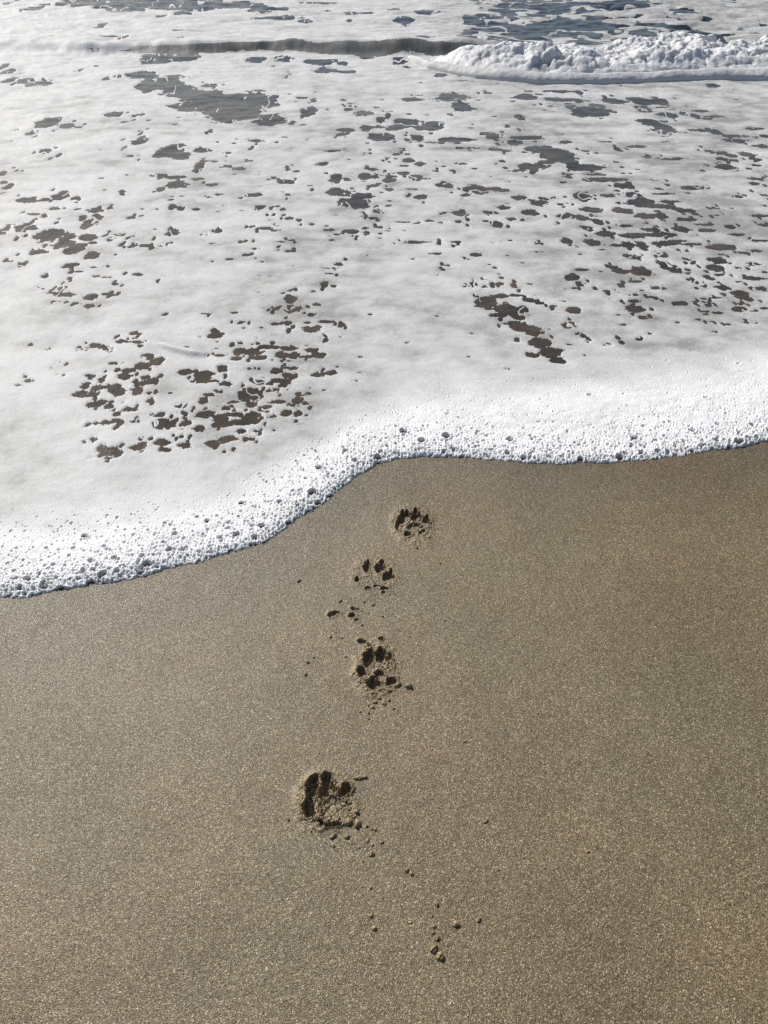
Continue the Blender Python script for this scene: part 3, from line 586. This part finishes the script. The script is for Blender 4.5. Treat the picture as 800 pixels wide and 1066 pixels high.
class SandGrid(Grid):
    def __init__(s, ys, us):
        s.ys = ys; s.us = us; s.R = len(ys); s.C = len(us)
        zc = np.maximum(zc_of(ys), 0.9)
        s.X = (us[None, :] * zc[:, None]).ravel(); s.Y = np.repeat(ys, s.C)
        i = np.arange(s.R * s.C).reshape(s.R, s.C)
        s.Q = np.stack([i[:-1, :-1], i[:-1, 1:], i[1:, 1:], i[1:, :-1]], -1).reshape(-1, 4)
S = SandGrid(ysS, uS)
SX, SY = S.X, S.Y
nearS = (np.abs(SX) < 3) & (SY < 3.2) & (SY > -1)
SZ = np.zeros(SX.shape)
ni = np.where(nearS)[0]
nx, ny = SX[ni], SY[ni]
SZ[ni] = 0.007 * fbm(nx * 1.8, ny * 1.8, 301, 3) + 0.0009 * fbm(nx * 18, ny * 18, 303, 3) + 0.00030 * fbm(nx * 130, ny * 130, 305, 2)
SD = SY - np.interp(SX, sx, sy)
SZ = SZ * (1 - sstep(0.0, 0.1, SD)) - 0.25 * sstep(0.05, 12, SD) - 0.002 * sstep(0.0, 0.05, SD)
wet = np.clip(1 - sstep(0.0, 0.42, -SD + 0.08 * 0), 0, 1)
# each mark: (px, py, half width, half height, tilt deg, depth mm)
PRINTS = [
 dict(loc=(430, 545), rxy=(21, 19), label='farthest paw print, nearest the foam, with shallow pad marks',
      toes=[[(421, 539, 4.2, 6.0, 18, 13), (419.5, 534, 1.8, 2.5, 0, 8)], [(433.5, 538.5, 4.8, 4.2, 0, 12), (433, 532, 1.7, 2.4, 0, 9)], [(442.5, 543.5, 4.3, 4.0, -30, 12), (445, 539, 1.6, 2.2, 0, 9)], [(414.5, 547, 2.0, 5.0, 5, 9)]],
      pad=[(432, 549.5, 6.5, 3.0, -10, 6), (424.5, 557, 3.2, 2.2, -20, 8), (439.5, 554.5, 3.2, 2.2, 0, 7)], rim=2.6),
 dict(loc=(390, 600), rxy=(23, 20), label='second paw print from the foam, faint, with three sharp toe marks',
      toes=[[(382.5, 592, 3.2, 5.0, 0, 12), (383.5, 586.5, 1.5, 2.2, 0, 8)], [(396, 592.5, 4.4, 4.6, 0, 12), (398, 586.3, 1.9, 2.4, 0, 9)], [(404.5, 601.5, 5.2, 4.0, -35, 12), (407.5, 595.5, 1.5, 2.4, 0, 9)], [(372, 604.5, 2.1, 2.3, 0, 7)]],
      pad=[(400.5, 613.3, 3.6, 1.5, 14, 5), (392.5, 610.8, 3.0, 1.1, -8, 3), (383, 613, 2.3, 1.4, -30, 4.0), (399.5, 617, 1.8, 1.2, 0, 4)], rim=1.2),
 dict(loc=(393, 697), rxy=(23, 26), label='second nearest paw print, deep, with toes and torn pad below them',
      toes=[[(383.8, 686, 4.9, 7.0, 18, 15), (386, 677.5, 2.0, 2.6, 0, 9)], [(398.2, 685, 5.2, 6.6, -14, 15), (396.5, 677, 2.0, 2.4, 0, 9)], [(407.2, 687, 2.0, 5.5, -12, 9)], [(376.8, 700, 3.6, 4.6, -15, 12)]],
      pad=[(390, 712, 7.2, 4.8, 0, 12), (395.5, 703.5, 4.2, 4.0, 0, 7), (407.5, 709.5, 4.2, 3.6, -10, 9)], rim=3.2),
 dict(loc=(339, 833), rxy=(28, 28), label='nearest paw print, deepest, with a long dark trench on its left side',
      toes=[[(325.5, 818, 5.2, 8.0, 8, 16), (328, 829, 6.4, 7.0, 0, 17), (324.5, 841, 7.2, 8.0, 10, 17)], [(342, 822, 6.2, 5.2, 0, 15), (340, 812, 4.2, 5.6, 0, 14)], [(361, 820.5, 4.2, 3.6, -20, 11), (357, 826, 4.4, 3.2, -30, 8), (363.5, 827.5, 1.8, 2.0, 0, 7)]],
      pad=[(348, 841, 14, 9, 0, 2.2), (344, 859, 10, 2.0, -6, 6), (334, 857, 3, 2.2, 0, 6)], rim=4.2),
]
SCUFFS = [
 dict(label='small claw scrape left of the paw trail, farther left of two', m=[(346, 640, 3.6, 2.2, -30, 6), (351, 638, 4.0, 0.9, 5, 4)]),
 dict(label='double claw scrape in the sand between the second and third prints', m=[(370, 634.2, 4.0, 1.2, 12, 5), (367, 641, 3.2, 2.4, 20, 6), (371.5, 645.5, 2.4, 1.5, 0, 5)]),
 dict(label='slanting claw scrape just above the second nearest paw print', m=[(377.5, 668.8, 4.4, 2.1, 22, 6), (383, 672.5, 3.0, 2.0, 20, 6)]),
 dict(label='tiny claw nick above the right toe of the second nearest print', m=[(397, 665, 2.3, 1.4, -25, 5)]),
]
depth = np.zeros(SX.shape); rimz = np.zeros(SX.shape); rough = np.zeros(SX.shape); loose = np.zeros(SX.shape)
def ell(px_, py_, hw, hh, tilt, seed):
    x, y = ground(px_, py_); z = zc_of(y); sl = H / math.hypot(H, y)
    rx = hw * 1.17 * z / F; ry = hh * 1.17 * z / (F * sl)
    win = S.window(x, y, max(rx, ry) * 3.2, max(rx, ry) * 3.2)
    a = SX[win] - x; c = SY[win] - y
    th = rad(-tilt); u = a * math.cos(th) + c * math.sin(th); v = -a * math.sin(th) + c * math.cos(th)
    e = np.hypot(u / rx, v / ry) + 0.58 * fbm(SX[win] * 95, SY[win] * 95, seed, 4, 0.62) - 0.12
    return win, e
def press(px_, py_, hw, hh, tilt, mm, rim_mm, seed):
    win, e = ell(px_, py_, hw, hh, tilt, seed)
    depth[win] = np.maximum(depth[win], mm * 0.001 * (1 - sstep(0.62, 1.10, e)))
    rimz[win] = np.maximum(rimz[win], rim_mm * 0.001 * np.exp(-np.clip(e - 1.12, -1, 9) ** 2 / 0.16) * (e > 0.9))
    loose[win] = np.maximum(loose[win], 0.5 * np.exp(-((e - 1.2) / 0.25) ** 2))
    return win[e < 1.18]
owner = np.full(SX.shape, -1, np.int32)       # which part each vertex belongs to
parts = []                                      # (print index, kind, id)
pid = 0
for i, pr in enumerate(PRINTS):
    x, y = ground(*pr['loc']); z = zc_of(y); sl = H / math.hypot(H, y)
    rx = pr['rxy'][0] * z / F; ry = pr['rxy'][1] * z / (F * sl)
    win = S.window(x, y, rx * 1.6, ry * 1.6)
    e = np.hypot((SX[win] - x) / rx, (SY[win] - y) / ry) + 0.12 * fbm(SX[win] * 40, SY[win] * 40, 400 + i, 3)
    rimmask = 1 - sstep(0.85, 1.3, e)
    rough[win] = np.maximum(rough[win], rimmask * (0.35 + 0.16 * pr['rim']))
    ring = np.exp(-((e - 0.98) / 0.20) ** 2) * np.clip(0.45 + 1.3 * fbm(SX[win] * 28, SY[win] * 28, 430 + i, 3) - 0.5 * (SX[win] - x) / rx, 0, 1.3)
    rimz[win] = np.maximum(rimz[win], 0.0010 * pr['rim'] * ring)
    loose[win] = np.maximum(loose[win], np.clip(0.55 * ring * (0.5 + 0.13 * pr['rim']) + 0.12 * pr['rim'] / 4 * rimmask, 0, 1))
    owner[win[e < 1.12]] = pid; parts.append((i, 'raised_rim', pid)); pid += 1
    for k, toe in enumerate(pr['toes']):
        for j, m in enumerate(toe):
            sel = press(*m, pr['rim'], 500 + 40 * i + 5 * k + j); owner[sel] = pid
        parts.append((i, 'toe_mark', pid)); pid += 1
    for j, m in enumerate(pr['pad']):
        sel = press(*m, pr['rim'] * 0.8, 700 + 10 * i + j)
        tf = sel[owner[sel] == parts[-1 - len(pr['toes'])][2]]; owner[tf] = pid
    parts.append((i, 'pad_mark', pid)); pid += 1
for i, sc_ in enumerate(SCUFFS):
    for j, m in enumerate(sc_['m']):
        sel = press(*m, 1.8, 900 + 10 * i + j); sel = sel[owner[sel] < 0] if j == 0 else sel[(owner[sel] < 0) | (owner[sel] == pid)]
        owner[sel] = pid
    parts.append((10 + i, 'claw_scrape', pid)); pid += 1
rr_ = np.where(rough > 0.01)[0]
wxx = SX[rr_] + 0.004 * fbm(SX[rr_] * 150, SY[rr_] * 150, 327, 2); wyy = SY[rr_] + 0.004 * fbm(SX[rr_] * 150 + 5, SY[rr_] * 150, 329, 2)
cl = lumps(wxx, wyy, 0.0095, 321) * 0.45 + lumps(wxx, wyy, 0.0048, 323) * 0.4 + 0.25 * fbm(wxx * 220, wyy * 220, 331, 2)
add = np.zeros(SX.shape)
add[rr_] = np.clip(rough[rr_], 0, 1) * (0.0056 * (cl - 0.35) + 0.0012 * fbm(SX[rr_] * 90, SY[rr_] * 90, 325, 3))
SZ = SZ + rimz * (1 - np.clip(depth / 0.004, 0, 1)) - depth + add
QS = S.Q
own = owner[QS].max(1)
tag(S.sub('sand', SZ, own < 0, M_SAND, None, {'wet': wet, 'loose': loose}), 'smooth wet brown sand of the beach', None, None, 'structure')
empties = {}
for (i, kind, k) in parts:
    fm = own == k
    if not fm.any(): continue
    if i >= 10:
        m0 = SCUFFS[i - 10]['m'][0]; x, y = ground(m0[0], m0[1])
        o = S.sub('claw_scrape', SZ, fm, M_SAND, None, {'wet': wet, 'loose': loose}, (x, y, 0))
        tag(o, SCUFFS[i - 10]['label'], 'scrape mark', 'claw scrapes beside the paw trail'); continue
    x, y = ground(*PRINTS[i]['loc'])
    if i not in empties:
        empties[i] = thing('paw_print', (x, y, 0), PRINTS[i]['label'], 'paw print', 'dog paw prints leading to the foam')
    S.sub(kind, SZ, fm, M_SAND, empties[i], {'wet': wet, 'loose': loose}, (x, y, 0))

# ------------------------------------------------------------------ crumbs of sand kicked out of the prints
import bmesh
def crumb_mesh(seed):
    bm = bmesh.new(); bmesh.ops.create_icosphere(bm, subdivisions=3, radius=1)
    r = np.random.default_rng(seed); off = r.uniform(0, 50, 2)
    co = np.array([v.co for v in bm.verts])
    n = fbm(co[:, 0] * 1.6 + off[0] + 1.3 * co[:, 2], co[:, 1] * 1.6 + off[1] - 1.1 * co[:, 2], seed, 4, 0.65)
    st_ = r.uniform(0.75, 1.25, 3)
    for v, k in zip(bm.verts, n): v.co = Vector(v.co * (1 + 0.95 * k)) * 1.0; v.co.x *= st_[0]; v.co.y *= st_[1]; v.co.z *= 0.62
    me = bpy.data.meshes.new('sand_crumb'); bm.to_mesh(me); bm.free()
    me.polygons.foreach_set('use_smooth', np.ones(len(me.polygons), bool)); me.materials.append(M_SAND)
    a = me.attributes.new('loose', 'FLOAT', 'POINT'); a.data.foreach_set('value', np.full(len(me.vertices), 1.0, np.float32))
    return me
CM = [crumb_mesh(s) for s in range(8)]
CRUMBS = [
 ('lumpy sand crumb right of the second nearest print, apart from it', None, [(425.5, 714.5, 4.6)]),
 ('small sand crumb between the torn pad and the lone lump at its right', None, [(414, 713, 3.0)]),
 ('largest sand crumb at the lower right rim of the nearest print', None, [(372.5, 857.5, 4.6)]),
 ('sand crumb tucked against the lower rim of the nearest print', None, [(363, 856, 3.6)]),
 ('flat sand crumb above and to the right of the nearest print', None, [(375.5, 809.5, 4.2)]),
 ('lone sand crumb right of the nearest print, above the rim crumbs', None, [(371, 845.5, 2.8)]),
 ('big sand crumb at the bottom end of the crumb trail', None, [(458, 995.5, 4.6)]),
 ('big sand crumb second from the bottom end of the crumb trail', None, [(452, 987, 4.2)]),
 ('dark sand crumb standing alone right of the crumb trail', None, [(475, 962, 4.2)]),
 ('small sand crumb far right of the crumb trail, beyond the dark one', None, [(498, 957.5, 2.6)]),
 ('small sand crumb in the lower part of the crumb trail', 'crumbs in the lower trail', [(455, 941, 2.6), (452, 964, 2.0), (451, 971, 1.7), (455, 976.5, 3.2), (450, 953.5, 1.4)]),
 ('small sand crumb left of the lower crumb trail, below the nearest print', 'crumbs below the nearest print', [(387, 953, 2.2), (390, 966.5, 3.2), (386, 924, 1.8), (378, 897, 1.5), (428, 960, 1.4)]),
 ('small sand crumb thrown out just below the nearest print', 'crumbs thrown out of the nearest print', [(347, 870.5, 3.0), (361, 871.5, 3.0), (387, 889.5, 3.0), (391, 863.5, 2.0), (382, 860, 2.2), (387, 863, 1.6), (347, 881, 2.0), (374, 882, 1.5), (383, 875, 1.8), (398, 877, 2.0), (388, 880, 1.5), (366, 878, 1.4), (324, 866, 1.6), (300, 853, 2.2), (331, 858, 2.4), (341, 855.5, 2.6), (350, 854, 2.2), (337, 861, 2.0)]),
 ('tiny pair crumb of sand midway down the trail below the nearest print', 'paired crumbs', [(423.5, 906, 2.6), (428.5, 909.5, 2.4)]),
 ('tiny sand crumb below the pad of the second nearest print', 'crumbs below the second nearest print', [(384, 742, 1.8), (388, 736.5, 2.2), (390.5, 731, 2.2), (384, 733, 1.8), (400, 732, 2.4), (405, 729, 2.0), (388, 722, 2.0), (395, 727, 2.0), (375, 741, 1.6), (384, 748, 1.4), (410, 738, 1.5), (404, 719, 2.6)]),
 ('tiny sand crumb scattered left of the second nearest print', 'crumbs left of the second nearest print', [(320, 689, 2.4), (318.5, 702, 2.2), (327, 685, 1.4), (344, 664, 1.6), (356, 664.5, 1.6), (360, 684, 1.3)]),
 ('tiny sand crumb between the two middle prints', 'crumbs between the middle prints', [(354, 626.5, 2.0), (388.5, 629.5, 1.8), (398, 641.5, 1.6), (384, 638.5, 1.3), (377, 651, 1.6), (379, 627, 1.4)]),
 ('lone sand crumb on the bare sand at the lower right', None, [(612, 886, 2.2)]),
 ('lone sand crumb on bare sand right of the nearest print', None, [(506, 855, 2.2)]),
 ('lone sand crumb left of the farthest print, near the foam', None, [(311, 605.5, 2.2)]),
 ('tiny sand crumb on the bare right hand sand', 'scattered lone crumbs', [(484, 772, 1.4), (458, 587, 1.4), (434, 571, 1.6), (447, 560, 1.6), (463, 646, 1.2), (484, 671, 1.2), (560, 743, 1.2), (450, 780, 1.2), (519, 905, 1.2)]),
]
ci = 0
for label, grp, pts in CRUMBS:
    for (a, c, r) in pts:
        x, y = ground(a, c); s = r * zc_of(y) / F * 0.95
        o = bpy.data.objects.new('sand_crumb', CM[ci % 8]); COL.objects.link(o)
        win = S.window(x, y, 0.004, 0.006); z0 = float(SZ[win].mean()) if len(win) else 0
        o.location = (x, y, z0 + s * 0.12); o.scale = (s, s, s); o.rotation_euler = (0, 0, ci * 2.4)
        if a == 375.5: o.scale = (s * 1.3, s * 0.7, s * 0.7)
        tag(o, label, 'sand crumb', grp or 'crumbs of sand along the paw trail'); ci += 1
